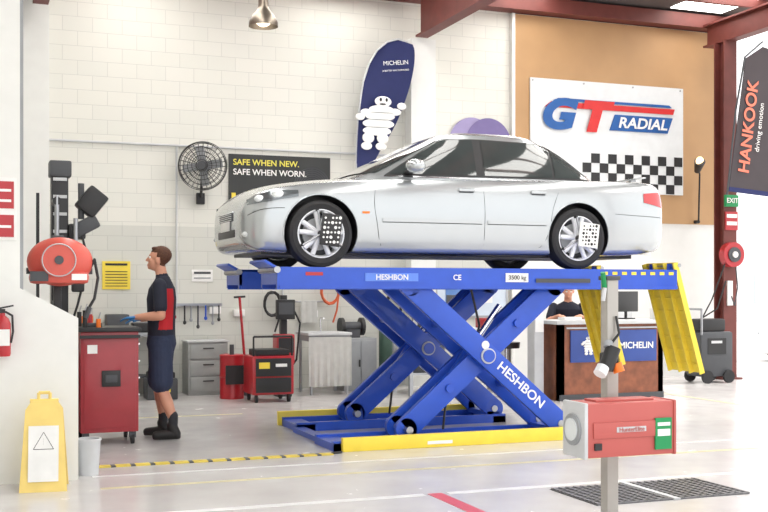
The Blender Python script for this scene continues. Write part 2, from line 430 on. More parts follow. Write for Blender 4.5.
            if boards and sg<0:
                yo=yc-.13
                for a in (pi/2+.2,pi*7/6,-pi/6):
                    e=(wx+.215*math.cos(a),yc-.10,R+.215*math.sin(a))
                    t.cyl((wx,yo,R),(e[0],yo,e[2]),.010,STEEL,seg=8); t.cyl((e[0],yo-.005,e[2]),(e[0],yc-.08,e[2]),.012,BLACK,seg=8)
                t.cyl((wx,yc-.05,R),(wx,yo-.03,R),.03,BLACK)
                bm_=BLACK if wx<2 else WHITE; dm=WHITE if wx<2 else BLACK
                t.box((wx+.07,yo-.04,R+.03),(.19,.015,.29) if wx<2 else (.22,.015,.24),bm_,rot=(0,.12,0),bev=.004)
                for i in range(5):
                    for j in range(6):
                        if (i*3+j*5)%7==0: continue
                        rr=.010 if (i+j)%3 else .015
                        X=wx+.07+(i-2)*.035; Z=R+.03+(j-2.5)*(.044 if wx<2 else .036)
                        X2=X+(Z-R)*.12
                        t.cyl((X2,yo-.046,Z),(X2,yo-.050,Z),rr,dm,seg=10)
            t.done(parent=root)
    return root
PLAT=1.655
build_car('car',(2.10,10.42,PLAT+.002),0,SILVER,True)
build_car('car',(15.95,18.9,-0.098),0.1,CARWHITE,False)

# ------------------------------------------------------------ LIFT
root=bpy.data.objects.new('scissor_lift',None); COL.objects.link(root)
def arm(b,xa,za,xb,zb,y,th,wid,m):
    d=Vector((xb-xa,0,zb-za)); L=d.length; ang=math.atan2(-(zb-za),(xb-xa))
    b.box(((xa+xb)/2,y,(za+zb)/2),(L,th,wid),m,rot=(0,ang,0),bev=.006)
    for x,z in ((xa,za),(xb,zb)): b.cyl((x,y-th/2,z),(x,y+th/2,z),wid/2,m,seg=24); b.cyl((x,y-th/2-.01,z),(x,y+th/2+.01,z),.035,STEEL,seg=16)
for idx,y0 in enumerate((9.38,10.83)):
    b=B('platform'); y1=y0+.57
    X0,X1=2.54,6.72
    b.b2(X0,X1,y0,y1,1.635,PLAT,BLUE)
    for ya in (y0,y1-.04): b.b2(X0,X1,ya,ya+.04,1.47,1.65,BLUE); b.b2(X0,X1,ya,ya+.07 if ya==y0 else ya-.03,1.455,1.47,BLUE)
    b.b2(X0,X0+.03,y0,y1,1.50,PLAT,BLUE); b.b2(X1-.03,X1,y0,y1,1.47,PLAT,BLUE)
    b.b2(X0+.02,X1,y0-.012,y0,1.462,1.49,BLUE)
    b.b2(X0+.3,X0+.85,y0+.06,y1-.06,PLAT,PLAT+.0015,STEEL)
    b.box((X0-.05,(y0+y1)/2,PLAT+.02),(.14,.55,.025),BLUE,rot=(0,.5,0),bev=.005)
    b.cyl((X0,y0-.01,1.63),(X0,y1+.01,1.63),.03,STEEL)
    for k in range(8): b.b2(5.85+k*.11,5.905+k*.11,y0-.004,y0,1.60,1.63,YEL)
    b.b2(5.1,5.7,y0-.016,y0-.012,1.52,1.56,DARK)
    b.done(parent=root)
    r=B('ramp_flap')
    p0=Vector((X1+.01,0,1.73)); p1=Vector((X1+.34,0,.60)); d=p1-p0; ang=math.atan2(-d.z,d.x); c=(p0+p1)/2
    r.box((c.x,(y0+y1)/2,c.z),(d.length,.55,.012),YEL,rot=(0,ang,0))
    for yy in (y0+.015,y0+.19,y0+.37,y1-.015): r.box((c.x-.025,yy,c.z-.008),(d.length,.018,.055),YEL,rot=(0,ang,0))
    for k in range(8):
        q=p0+d*(.08+k*.12); r.cyl((q.x-.010,y0+.03,q.z),(q.x-.010,y1-.03,q.z),.007,YEL,seg=8)
    r.b2(X1,X1+.06,y0+.05,y1-.05,1.60,1.64,BLUE); r.cyl((X1+.03,y0,1.70),(X1+.03,y1,1.70),.02,STEEL); r.b2(X1-.01,X1+.03,y0+.1,y0+.16,1.60,1.72,BLUE); r.b2(X1-.01,X1+.03,y1-.16,y1-.1,1.60,1.72,BLUE)
    r.done(parent=root)
    a=B('scissor_arms')
    for yy in (y0+.06,y1-.06): arm(a,3.82,1.50,5.40,.15,yy,.06,.21,BLUE)
    for yy in (y0+.16,y1-.16): arm(a,3.82,.15,5.40,1.50,yy,.06,.21,BLUE)
    a.cyl((4.61,y0-.0,.825),(4.61,y1,.825),.06,BLUE); a.cyl((4.61,y0+.012,.825),(4.61,y1-.012,.825),.075,LGREY,seg=24)
    a.cyl((3.82,y0+.05,.15),(3.82,y1-.05,.15),.035,STEEL); a.cyl((5.40,y0+.05,1.5),(5.40,y1-.05,1.5),.035,STEEL)
    for tx,tz in ((4.25,1.13),(4.95,.53),(4.25,.52),(4.97,1.13)): a.cyl((tx,y0+.1,tz),(tx,y1-.1,tz),.04,BLUE)
    ym=(y0+y1)/2
    a.cyl((4.2,ym,.40),(4.62,ym,.98),.055,BLUE); a.cyl((4.62,ym,.98),(4.86,ym,1.30),.03,CHROME)
    a.tube([(4.3,ym+.1,.1),(4.35,ym+.12,.45),(4.6,ym+.14,.7),(4.7,ym+.12,1.1),(4.6,ym+.1,1.46)],.012,BLACK,seg=8)
    a.done(parent=root)
    s=B('base_frame'); xl=3.06 if idx==0 else 3.14
    s.b2(xl,5.52,y0+.0,y0+.06,0,.09,BLUE); s.b2(xl,5.52,y1-.06,y1,0,.09,BLUE); s.b2(xl,xl+.2,y0,y1,0,.07,BLUE); s.b2(5.37,5.52,y0,y1,0,.07,BLUE); s.b2(4.2,4.5,y0,y1,0,.04,BLUE)
    s.b2(5.30,5.46,y0+.03,y1-.03,.07,.12,BLUE)
    if idx==0: s.b2(3.13,5.46,y0-.06,y0-.0,0,.125,YEL,bev=.008); s.b2(3.95,4.2,y0-.064,y0-.06,.03,.06,WHITE)
    else: s.b2(3.1,5.5,y1,y1+.06,0,.15,YEL,bev=.008)
    s.done(parent=root)
s=B('cross_link'); s.b2(3.10,3.22,9.95,10.83,0,.05,BLUE); s.done(parent=root)
text('label_maker','HESHBON',(4.96,9.38+.026,.535),.125,WHITE,root,rot=(pi/2,.707,0),bold=.002,sx=1.1)
text('label_small','HESHBON',(3.62,9.365,1.565),.07,WHITE,root,bold=.001)
text('label_ce','CE',(4.27,9.365,1.565),.07,WHITE,root,bold=.001)
b=B('labels'); b.b2(3.36,3.88,9.372,9.379,1.53,1.605,mat('label_blue',(90,130,220),.4)); b.b2(4.78,5.02,9.372,9.379,1.525,1.61,WHITE); b.cyl((4.58,9.40,.93),(4.58,9.403,.93),.04,WHITE); b.b2(2.80,2.96,9.374,9.379,1.58,1.61,RED); b.done(parent=root)
text('label_load','3500 kg',(4.90,9.365,1.567),.06,BLACK,root)

# ------------------------------------------------------------ PEOPLE
class Body:
    def __init__(s): s.b=B('tmp'); s.tags=[]
    def limb(s,p0,p1,r0,r1,m,tag=True):
        p0=Vector(p0);p1=Vector(p1)
        if (p1-p0).length>1e-4: s.b.cyl(p0,p1,r0,BLACK,r1=r1,seg=20)
        s.b.sph(p0,r0,BLACK,seg=16); s.b.sph(p1,r1,BLACK,seg=16)
        if tag: s.tags.append((p0,p1,r0,r1,m))
    def tag(s,p0,p1,r0,r1,m): s.tags.append((Vector(p0),Vector(p1),r0,r1,m))
    def loft(s,rings):
        rows=[]
        for (x,y,z,rx,ry) in rings:
            rows.append([(x+rx*math.copysign(abs(math.cos(2*pi*k/28))**.85,math.cos(2*pi*k/28)),y+ry*math.copysign(abs(math.sin(2*pi*k/28))**.85,math.sin(2*pi*k/28)),z) for k in range(28)])
        V=s.b.grid(rows,BLACK,closed=True); s.b.capf(V[0],BLACK); s.b.capf(V[-1],BLACK)
    def hand(s,wr,f,n,side,m,curl=0.5):
        wr=Vector(wr);f=Vector(f).normalized();n=Vector(n).normalized();sd=Vector(side).normalized()
        for k in range(4):
            o=sd*(.030-.020*k)
            s.limb(wr+f*.012+o*.6,wr+f*.088+o,.014,.012,m)
            L=(.070,.078,.072,.056)[k]
            d1=(f*math.cos(curl*.5)+n*math.sin(curl*.5)); d2=(f*math.cos(curl*1.3)+n*math.sin(curl*1.3)); d3=(f*math.cos(curl*2)+n*math.sin(curl*2))
            a=wr+f*.088+o*1.08; b1=a+d1*L*.45; b2=b1+d2*L*.32; b3=b2+d3*L*.25
            s.limb(a,b1,.0100,.0092,m); s.limb(b1,b2,.0092,.0085,m); s.limb(b2,b3,.0085,.0075,m)
        a=wr+f*.025+sd*.026; t1=a+(f*.6+sd*.75+n*.2).normalized()*.04; t2=t1+(f*.9+sd*.3+n*.3).normalized()*.034
        s.limb(a,t1,.014,.011,m); s.limb(t1,t2,.011,.009,m)
    def build(s,name,loc,rz,voxel,post,extra):
        o=s.b.done(); md=o.modifiers.new('r','REMESH'); md.mode='VOXEL'; md.voxel_size=voxel; md.use_smooth_shade=True
        sm=o.modifiers.new('s','SMOOTH'); sm.iterations=2; sm.factor=.5
        dg=bpy.context.evaluated_depsgraph_get(); me=bpy.data.meshes.new_from_object(o.evaluated_get(dg)); bpy.data.objects.remove(o)
        n=len(me.polygons); C=np.zeros(n*3); me.polygons.foreach_get('center',C); C=C.reshape(-1,3)
        mats=[]; best=np.full(n,1e9); idx=np.zeros(n,int)
        for p0,p1,r0,r1,m in s.tags:
            if m not in mats: mats.append(m)
            a=np.array(p0);d=np.array(p1)-a; L2=max(d@d,1e-9); t=np.clip(((C-a)@d)/L2,0,1)
            dist=np.linalg.norm(C-a-t[:,None]*d,axis=1)-(r0+(r1-r0)*t)
            k=dist<best; best[k]=dist[k]; idx[k]=mats.index(m)
        idx=post(C,idx,mats)
        me.materials.clear()
        for m in mats: me.materials.append(m)
        me.polygons.foreach_set('material_index',idx.astype(np.int32)); me.polygons.foreach_set('use_smooth',np.ones(n,bool)); me.update()
        root=bpy.data.objects.new(name,None); COL.objects.link(root); root.location=loc; root.rotation_euler=(0,0,rz)
        ob=bpy.data.objects.new('figure',me); COL.objects.link(ob); ob.parent=root
        ex=B('face_details'); extra(ex); ex.done(parent=root)
        return root

def head_parts(F,hc,pitch,yaw=0):
    H=Matrix.Translation(hc)@Matrix.Rotation(yaw,4,'Z')@Matrix.Rotation(-pitch,4,'Y')
    R=H.to_3x3().to_4x4()
    def e(c,r): F.b.sph(H@Vector(c),r,BLACK,seg=20,M0=R)
    e((-.012,0,.035),(.100,.078,.092)); e((.028,0,-.035),(.064,.058,.082)); e((.066,0,-.092),(.024,.028,.02))
    e((.0,0,-.02),(.07,.066,.08)); e((.082,0,.028),(.014,.046,.012)); e((.085,0,-.066),(.014,.024,.006)); e((.083,0,-.078),(.014,.022,.007))
    e((.066,.035,-.02),(.02,.02,.022)); e((.066,-.035,-.02),(.02,.02,.022))
    F.limb(H@Vector((.088,0,.018)),H@Vector((.110,0,-.028)),.008,.013,SKIN,tag=False)
    for s in (-1,1): e((-.002,s*.076,-.012),(.019,.011,.031))
    e((-.022,0,.05),(.102,.084,.090)); e((.03,0,.098),(.055,.06,.024))
    return H
def head_extra(H,ex,hair):
    for s in (-1,1):
        ex.sph(H@Vector((.080,s*.030,.006)),.0125,WHITE,seg=12); ex.sph(H@Vector((.0895,s*.031,.006)),.0055,BLACK,seg=10)
        ex.cyl(H@Vector((.091,s*.018,.024)),H@Vector((.083,s*.048,.026)),.004,hair,seg=8)
    ex.sph(H@Vector((.092,0,-.071)),(.006,.020,.003),mat('lips',(170,96,88),.5),seg=12)

F=Body()
F.loft([(0,0,.84,.12,.145),(0,0,.92,.142,.185),(0,0,1.0,.132,.175),(.0,0,1.10,.130,.168),(0,0,1.22,.134,.174),(0,0,1.36,.140,.194),(-.005,0,1.46,.124,.197),(-.012,0,1.53,.085,.14),(-.015,0,1.58,.06,.07)])
for s in (-1,1):
    F.tag((0,s*.09,1.06),(-.01,s*.10,1.47),.11,.10,SHIRT); F.tag((0,s*.08,.86),(0,s*.08,.955),.115,.115,SHORTS)
F.tag((0,0,1.05),(-.012,0,1.52),.125,.07,SHIRT)
F.limb((-.01,0,1.55),(.012,0,1.66),.058,.055,SKIN)
F.limb((-.012,0,1.545),(-.005,0,1.572),.068,.064,SHIRT)
hc=Vector((.03,0,1.745)); H=head_parts(F,hc,.18)
F.tag((.0,0,1.70),(.03,0,1.80),.09,.09,SKIN)
arms={-1:((-.01,-.205,1.49),(.0,-.275,1.20),(.22,-.22,1.155)),1:((-.01,.205,1.49),(-.03,.27,1.20),(.21,.20,1.185))}
for s,(S,E,W) in arms.items():
    S=Vector(S);E=Vector(E);W=Vector(W)
    F.limb(S,S+(E-S)*.72,.068,.066,SHIRT); F.limb(S+(E-S)*.6,E,.049,.045,SKIN)
    F.limb(E,E+(W-E)*.35,.045,.045,SKIN); F.limb(E+(W-E)*.35,W,.045,.029,SKIN)
    F.limb(W-(W-E)*.12,W,.031,.029,GLOVE)
    F.hand(W,(1,-s*.1,-.08),(0,0,-1),(0,-s,0),GLOVE,.35)
legs={-1:((0,-.095,.92),(.045,-.115,.50),(.0,-.125,.10)),1:((0,.095,.92),(-.015,.12,.50),(-.13,.14,.10))}
for s,(h,k,a) in legs.items():
    h=Vector(h);k=Vector(k);a=Vector(a)
    F.limb(h,h+(k-h)*.86,.118,.116,SHORTS); F.limb(h+(k-h)*.7,k,.068,.058,SKIN)
    F.limb(k,k+(a-k)*.35+Vector((-.012,0,0)),.057,.061,SKIN); F.limb(k+(a-k)*.35+Vector((-.012,0,0)),a+Vector((0,0,.1)),.061,.042,SKIN)
    F.limb(a+Vector((0,0,.05)),a+Vector((0,0,.13)),.046,.048,SOCK)
    F.limb(a+Vector((-.03,0,-.045)),a+Vector((.01,0,.03)),.045,.052,BOOT)
    F.limb(a+Vector((.0,0,-.045)),a+Vector((.16,s*.02,-.058)),.048,.040,BOOT); F.limb(a+Vector((-.05,0,-.075)),a+Vector((.175,s*.02,-.078)),.024,.021,BOOT)
def mkpost(H,hair):
    Hi=np.array(H.inverted())
    def post(C,idx,mats):
        if hair not in mats: mats.append(hair)
        L=C@Hi[:3,:3].T+Hi[:3,3]
        isskin=(C[:,2]>0)&(np.linalg.norm(L,axis=1)<.17)
        ear=(np.abs(L[:,1])>.070)&(np.abs(L[:,0])<.026)&(L[:,2]>-.045)&(L[:,2]<.022)
        hr=isskin&~ear&((L[:,2]>.062)|((L[:,0]<.012)&(L[:,2]>.0))|((L[:,0]<-.03)&(L[:,2]>-.055)))&~((L[:,0]>.078)&(L[:,2]<.075))
        idx[hr]=mats.index(hair); return idx
    return post
pp=mkpost(H,HAIR)
def post1(C,idx,mats):
    idx=pp(C,idx,mats)
    if REDF not in mats: mats.append(REDF)
    k=(idx==mats.index(SHIRT))&(C[:,2]>1.06)&(C[:,2]<1.46)&(np.abs(C[:,1])>.08)&(np.abs(C[:,1])<.2)&(C[:,0]<-.02+.12*(1.3-C[:,2]))
    idx[k]=mats.index(REDF)
    return idx
F.build('mechanic',(1.77,10.85,0.004),math.radians(163),.0065,post1,lambda ex:head_extra(H,ex,HAIR))

F=Body()
F.loft([(-.02,0,.60,.12,.17),(-.02,0,.68,.125,.18),(.0,0,.80,.118,.165),(.04,0,.94,.12,.175),(.07,0,1.06,.118,.19),(.085,0,1.13,.085,.14),(.09,0,1.17,.055,.065)])
for s in (-1,1):
    F.tag((0,s*.09,.76),(.07,s*.1,1.08),.1,.1,SHIRT); F.tag((-.02,s*.08,.62),(-.02,s*.08,.68),.1,.11,SHORTS)
F.tag((.02,0,.8),(.085,0,1.12),.11,.08,SHIRT)
F.limb((.09,0,1.15),(.13,0,1.24),.056,.053,SKIN)
hc=Vector((.16,0,1.325)); H2=head_parts(F,hc,-.3); F.tag((.14,0,1.29),(.16,0,1.36),.09,.09,SKIN)
for s in (-1,1):
    S=Vector((.07,s*.2,1.09));E=Vector((.16,s*.27,.90));W=Vector((.36,s*.14,.97))
    F.limb(S,S+(E-S)*.75,.064,.06,SHIRT); F.limb(S+(E-S)*.6,E,.045,.042,SKIN); F.limb(E,W,.043,.028,SKIN)
    F.hand(W,(1,-s*.2,.05),(0,0,-1),(0,-s,0),SKIN,.4)
    h=Vector((0,s*.1,.66));k=Vector((.42,s*.12,.64));a=Vector((.40,s*.13,.22))
    F.limb(h,k,.092,.065,SHORTS); F.limb(k,a,.062,.048,SHORTS); F.limb(a,a+Vector((.16,0,-.04)),.045,.038,BOOT)
F.build('seated_person',(7.96,13.70,0.12),math.radians(-115),.008,mkpost(H2,DHAIR),lambda ex:head_extra(H2,ex,DHAIR))
b=B('bar_stool'); b.cyl((0,0,.60),(0,0,.68),.18,BLACK,r1=.19,seg=28); b.cyl((0,0,.02),(0,0,.6),.025,CHROME); b.cyl((0,0,0),(0,0,.02),.22,CHROME,seg=28); b.lathe([(.15,.20),(.165,.20),(.165,.215),(.15,.215),(.15,.20)],(0,0,0),(0,0,1),CHROME); b.cyl((-.15,0,.207),(.15,0,.207),.008,CHROME); b.done(loc=(7.97,13.72,0))
b=B('bar_stool'); b.cyl((0,0,.66),(0,0,.74),.18,BLACK,r1=.19,seg=28); b.box((0,.17,.92),(.36,.03,.30),BLACK,rot=(-.15,0,0),bev=.012); b.cyl((0,.15,.7),(0,.17,.85),.015,CHROME); b.cyl((0,0,.02),(0,0,.66),.025,CHROME); b.cyl((0,0,0),(0,0,.02),.22,CHROME,seg=28); b.lathe([(.15,.25),(.165,.25),(.165,.265),(.15,.265),(.15,.25)],(0,0,0),(0,0,1),CHROME); b.cyl((-.15,0,.257),(.15,0,.257),.008,CHROME); b.done(loc=(6.85,13.42,0),rz=.3)

# ------------------------------------------------------------ left equipment
b=B('tool_cabinet')
CAB=mat('cabinet_maroon',(158,44,52),.4,coat=.3)
b.b2(.97,1.5,10.5,11.1,.12,1.06,CAB,bev=.012); b.b2(.95,1.52,10.47,11.13,1.06,1.10,BLACK,bev=.008)
b.b2(1.0,1.47,10.492,10.5,.16,1.0,CAB,bev=.003)
b.b2(1.16,1.33,10.47,10.49,.55,.70,BLACK,bev=.006); b.b2(1.19,1.30,10.462,10.475,.59,.66,DARK,bev=.004)
b.b2(1.03,1.12,10.485,10.49,.86,.94,WHITE)
for x in (1.02,1.45):
    for y in (10.56,11.04): b.cyl((x-.015,y,.05),(x+.015,y,.05),.05,RUBBER,seg=20); b.b2(x-.03,x+.03,y-.03,y+.03,.06,.125,DARK)
b.b2(.96,1.51,10.46,10.48,1.0,1.03,BLACK)
for k in range(5): b.b2(1.485,1.508,10.56,11.04,.2+k*.16,.33+k*.16,CAB,bev=.004)
for k in range(5): b.b2(1.508,1.525,10.6,11.0,.29+k*.16,.305+k*.16,CHROME)
b.done()
b=B('hand_tools')
for k,(x,y,l,m) in enumerate(((1.02,10.6,.16,BLACK),(1.08,10.75,.12,RED),(1.0,10.95,.14,BLACK),(1.14,10.58,.08,ORANGE))):
    b.cyl((x,y,1.10),(x,y,1.10+l),.022,m,seg=12); b.cyl((x,y,1.10+l),(x+.02,y,1.16+l),.006,STEEL,seg=8)
b.b2(1.0,1.18,10.62,10.72,1.10,1.14,DARK,bev=.01); b.done()
b=B('wheel_aligner_tower')
b.b2(.42,.92,10.7,11.3,0,.75,DARK,bev=.03); b.cyl((.62,10.95,.75),(.62,10.95,.85),.22,STEEL,seg=28)
b.b2(.76,.92,11.2,11.38,.75,2.70,BLACK,bev=.012); b.b2(.62,.65,11.25,11.29,.75,2.4,BLACK)
b.b2(.74,.95,11.18,11.40,2.56,2.72,DARK,bev=.02)
for k in range(7): b.b2(.775,.905,11.19,11.2,1.5+k*.17,1.53+k*.17,LGREY)
b.b2(.92,1.08,11.14,11.34,1.95,2.10,BLACK,bev=.02); b.box((1.14,11.2,2.32),(.26,.2,.22),BLACK,rot=(0,-.9,0),bev=.03); b.box((1.08,11.2,2.08),(.26,.16,.14),DARK,rot=(0,-.5,0),bev=.03)
b.cyl((1.04,11.2,2.15),(1.04,11.2,2.5),.03,DARK); b.cyl((.98,11.1,2.15),(.98,11.1,1.55),.022,STEEL); b.box((1.0,11.1,1.5),(.12,.09,.14),BLACK,bev=.02)
b.cyl((.79,11.15,2.3),(.79,10.9,2.3),.04,BLACK); b.cyl((.79,10.92,2.35),(.79,10.92,1.3),.022,STEEL); b.b2(.75,.83,10.88,10.96,1.2,1.35,BLACK)
b.tube([(1.04,11.15,2.0),(1.10,11.14,1.75),(1.05,11.14,1.5),(1.0,11.14,1.3),(.95,11.14,1.14)],.012,BLACK)
b.done()
b=B('hose_reel')
RR=mat('reel_red',(206,84,70),.42,coat=.2)
b.sph((.70,9.32,1.68),(.26,.13,.20),RR,seg=28); b.b2(.46,.92,9.20,9.44,1.50,1.60,RR,bev=.04); b.cyl((.68,9.17,1.69),(.68,9.46,1.69),.14,RR,seg=32); b.lathe([(.125,0),(.13,-.008),(.135,0)],(.68,9.165,1.69),(0,1,0),LGREY,seg=32); b.cyl((.68,9.165,1.69),(.68,9.18,1.69),.09,RR,seg=28); b.cyl((.68,9.15,1.69),(.68,9.17,1.69),.035,DARK,seg=24)
b.b2(.46,.60,9.185,9.20,1.52,1.60,DARK); b.b2(.78,.90,9.185,9.20,1.53,1.58,WHITE)
b.b2(.44,.96,9.36,9.40,1.58,1.63,DARK); b.b2(.66,.72,9.46,9.52,0,1.86,BLACK,bev=.006); b.b2(.56,.82,9.36,9.62,0,.02,BLACK); b.b2(.64,.74,9.42,9.50,1.74,1.90,DARK,bev=.01)
b.tube([(.92,9.3,1.60),(.97,9.3,1.70),(1.0,9.32,1.55),(.97,9.3,1.38),(.93,9.3,1.31)],.012,BLACK); b.cyl((.93,9.3,1.31),(.90,9.3,1.22),.02,DARK)
b.done()
b=B('wet_floor_sign')
SY=mat('sign_yellow',(238,210,122),.45)
def panel(y_b,y_t):
    pts=[(-.165,0),(-.13,.58),(-.09,.64),(.09,.64),(.13,.58),(.165,0)]
    V1=[b.bm.verts.new((x,y_b+(y_t-y_b)*z/.64,z)) for x,z in pts]; V2=[b.bm.verts.new((x,y_b+(y_t-y_b)*z/.64+.018,z)) for x,z in pts]
    i=b.mi(SY); n=len(pts)
    for f in [b.bm.faces.new(V1),b.bm.faces.new(V2[::-1])]+[b.bm.faces.new((V1[k],V2[k],V2[(k+1)%n],V1[(k+1)%n])) for k in range(n)]: f.material_index=i
panel(-.16,-.03); panel(.14,.015)
b.cyl((-.10,0,.64),(.10,0,.64),.016,SY,seg=10)
b.box((0,-.115,.27),(.21,.006,.40),WHITE,rot=(-.2,0,0))
b.cyl((-.04,-.0,.70),(.04,0,.70),.012,SY,seg=8); b.cyl((-.04,0,.64),(-.04,0,.70),.012,SY,seg=8); b.cyl((.04,0,.64),(.04,0,.70),.012,SY,seg=8)
p=[Vector((-.07,0,0)),Vector((.07,0,0)),Vector((0,0,.12))]
off=lambda z:-.160+.13*z/.64-.007
q=[Vector((v.x,off(v.z+.30),v.z+.30)) for v in p]
for k in range(3): b.cyl(q[k],q[(k+1)%3],.007,BLACK,seg=6)
b.cyl((0,off(.33),.33),(0,off(.38),.38),.006,BLACK,seg=6)
for k in range(3): b.box((0,-.160+.13*(.22-.035*k)/.64-.006,.22-.035*k),(.15-.03*k,.004,.012),BLACK,rot=(-.2,0,0))
b.done(loc=(.52,8.40,0),rz=-.12)
b=B('waste_bin'); b.lathe([(0,0),(.075,0),(.09,.27),(.097,.27),(.097,.285),(.084,.285),(.07,.02),(0,.02)],(0,0,0),(0,0,1),LGREY,seg=32); b.done(loc=(.885,8.9,0))
b=B('fire_extinguisher'); b.lathe([(0,0),(.055,0),(.06,.02),(.06,.24),(.045,.28),(.02,.30),(.02,.32),(0,.32)],(0,0,0),(0,0,1),RED,seg=28); b.b2(-.02,.02,-.02,.02,.32,.35,BLACK); b.box((.03,0,.365),(.10,.02,.012),BLACK,rot=(0,-.2,0)); b.tube([(.02,0,.33),(.07,0,.30),(.075,-.01,.18),(.06,-.03,.1)],.008,BLACK); b.b2(-.05,.05,-.062,-.058,.08,.2,WHITE); b.b2(-.03,.03,.055,.075,.1,.28,DARK); b.done(loc=(.235,8.605,.96))
b=B('safety_sign'); b.b2(-.1,.35,8.985,9.0,1.84,2.32,WHITE); b.b2(.1,.33,8.98,8.985,2.08,2.29,RED); b.b2(.1,.33,8.98,8.985,1.86,2.03,RED); b.b2(.12,.31,8.976,8.98,2.13,2.15,WHITE); b.b2(.12,.31,8.976,8.98,2.21,2.23,WHITE); b.b2(.12,.31,8.976,8.98,1.93,1.95,WHITE); b.done()

# ------------------------------------------------------------ back wall things
b=B('wall_fan')
b.lathe([(.335,-.06),(.345,0),(.335,.06)],(0,-.25,0),(0,1,0),BLACK,seg=40)
for rr in (.08,.14,.2,.26,.32):
    for yy in (-.07,.07):
        zz=yy*(1-.4*(rr/.33)**2)
        b.lathe([(rr-.004,zz-.004),(rr+.004,zz-.004),(rr+.004,zz+.004),(rr-.004,zz+.004),(rr-.004,zz-.004)],(0,-.25,0),(0,1,0),BLACK,seg=36)
for k in range(28):
    a=2*pi*k/28
    for sg in (-1,1):
        b.tube([(.06*math.cos(a),-.25+sg*.07,.06*math.sin(a)),(.24*math.cos(a),-.25+sg*.06,.24*math.sin(a)),(.34*math.cos(a),-.25,.34*math.sin(a))],.003,BLACK,seg=5)
b.cyl((0,-.34,0),(0,-.14,0),.06,DARK); b.cyl((0,-.14,0),(0,-.03,0),.075,BLACK)
for k in range(4):
    a=2*pi*k/4+.4
    b.box((.16*math.cos(a),-.25,.16*math.sin(a)),(.24,.012,.12),GREY,rot=(.4,-a,0))
bmesh.ops.transform(b.bm,matrix=Matrix.Translation((0,-.14,0))@Matrix.Rotation(-.35,4,'Z')@Matrix.Rotation(.25,4,'Y')@Matrix.Translation((0.04,.04,0)),verts=b.bm.verts)
b.cyl((0,-.16,-.03),(.0,-.06,-.42),.02,BLACK); b.b2(-.06,.06,-.05,0,-.52,-.36,BLACK,bev=.01)
b.done(loc=(3.09,15.59,3.19))
b=B('tyre_safety_banner'); b.b2(3.50,5.03,15.575,15.595,2.66,3.41,mat('banner_black',(44,46,46),.5,var=.15,nscale=3))
for k in range(6): b.lathe([(.26-.03*k,0),(.28-.03*k,-.006),(.28-.03*k,-.001)],(4.75,15.572,2.98),(0,1,0),DARK,seg=36)
b.b2(3.54,3.60,15.565,15.575,2.72,2.85,YEL)
o=b.done()
text('t1','SAFE WHEN NEW.',(3.56,15.56,3.29),.12,mat('banner_text',(226,216,90),.5),o,align='LEFT',bold=.002); text('t2','SAFE WHEN WORN.',(3.56,15.56,3.15),.12,WHITE,o,align='LEFT',bold=.002)
text('t3','MICHELIN PRIMACY',(3.68,15.56,2.78),.07,WHITE,o,align='LEFT')
def mascot(b,x,z,s,y,m,tilt=0.0):
    parts=[(0,.0,.34,.13),(0,.16,.38,.14),(0,.33,.36,.13),(0,.48,.30,.12),(0,.66,.20,.15),(-.17,-.16,.14,.15),(.17,-.16,.14,.15),(-.17,-.34,.13,.11),(.17,-.34,.13,.11),(-.34,.40,.14,.10),(.34,.44,.14,.10),(.46,.58,.11,.10),(-.46,.30,.11,.10)]
    for px,pz,rx,rz_ in parts: b.sph((x+(px+tilt*pz)*s,y,z+pz*s),(rx*s,.012,rz_*s*.8),m,seg=18)
    for dx in (-.07,.07): b.sph((x+(dx+tilt*.7)*s,y-.012,z+.70*s),(.03*s,.006,.045*s),BLACK,seg=10)
    b.sph((x+tilt*.6*s,y-.012,z+.60*s),(.08*s,.006,.02*s),BLACK,seg=10)
    for pz,rx in ((.08,.3),(.25,.34),(.41,.3)): b.sph((x+tilt*pz*s,y-.011,z+pz*s),(rx*s,.004,.008*s),GREY,seg=12)
b=B('feather_flag')
L=[(5.30,2.98),(5.31,3.6),(5.35,4.1),(5.41,4.5),(5.54,4.85),(5.73,5.08),(5.96,5.17),(6.14,5.12)]
Rr=[(5.36,2.96),(5.68,3.5),(5.93,3.9),(6.09,4.3),(6.17,4.6),(6.21,4.85),(6.21,5.02),(6.18,5.1)]
L=catmull(L,4);Rr=catmull(Rr,4)
rows=[]
for (a,c),(d,e) in zip(L,Rr): rows.append([(a+(d-a)*t,15.18+.03*math.sin(3*c+2*t),c+(e-c)*t) for t in (0,.25,.5,.75,1)])
b.grid(rows,NAVY)
b.tube([(5.28,15.18,2.5),(5.29,15.18,2.98)]+[(a,15.18,c) for a,c in L[::3]],.014,LGREY)
b.cyl((5.28,15.18,2.55),(5.28,15.59,2.55),.02,DARK); b.cyl((5.28,15.18,2.85),(5.28,15.59,2.85),.02,DARK)
mascot(b,5.60,3.78,.66,15.11,WHITE,.22)
o=b.done(recalc=False)
text('flag_text','MICHELIN',(5.90,15.12,4.80),.09,WHITE,o,rot=(pi/2,-.12,0)); text('flag_text2','A BETTER WAY FORWARD',(5.90,15.12,4.69),.035,WHITE,o,rot=(pi/2,-.12,0))
b=B('oval_sign')
for xx,mm,yy in ((7.35,mat('purple_light',(150,140,182),.5),15.56),(7.62,PURPLE,15.53)):
    b.sph((xx,yy,3.72),(.40,.02,.42),mm,seg=32)
b.done()
b=B('tyre_brand_banner'); BW=mat('banner_white',(222,226,228),.55,var=.03)
b.b2(8.35,11.24,15.52,15.545,3.04,4.83,BW)
for i in range(12):
    for j in range(4):
        if (i+j)%2==0: b.b2(9.3+i*.16,9.46+i*.16,15.512,15.52,3.05+j*.155,3.205+j*.155,BLACK)
BB=mat('brand_blue',(24,88,160),.5); BR=mat('brand_red',(206,40,40),.5)
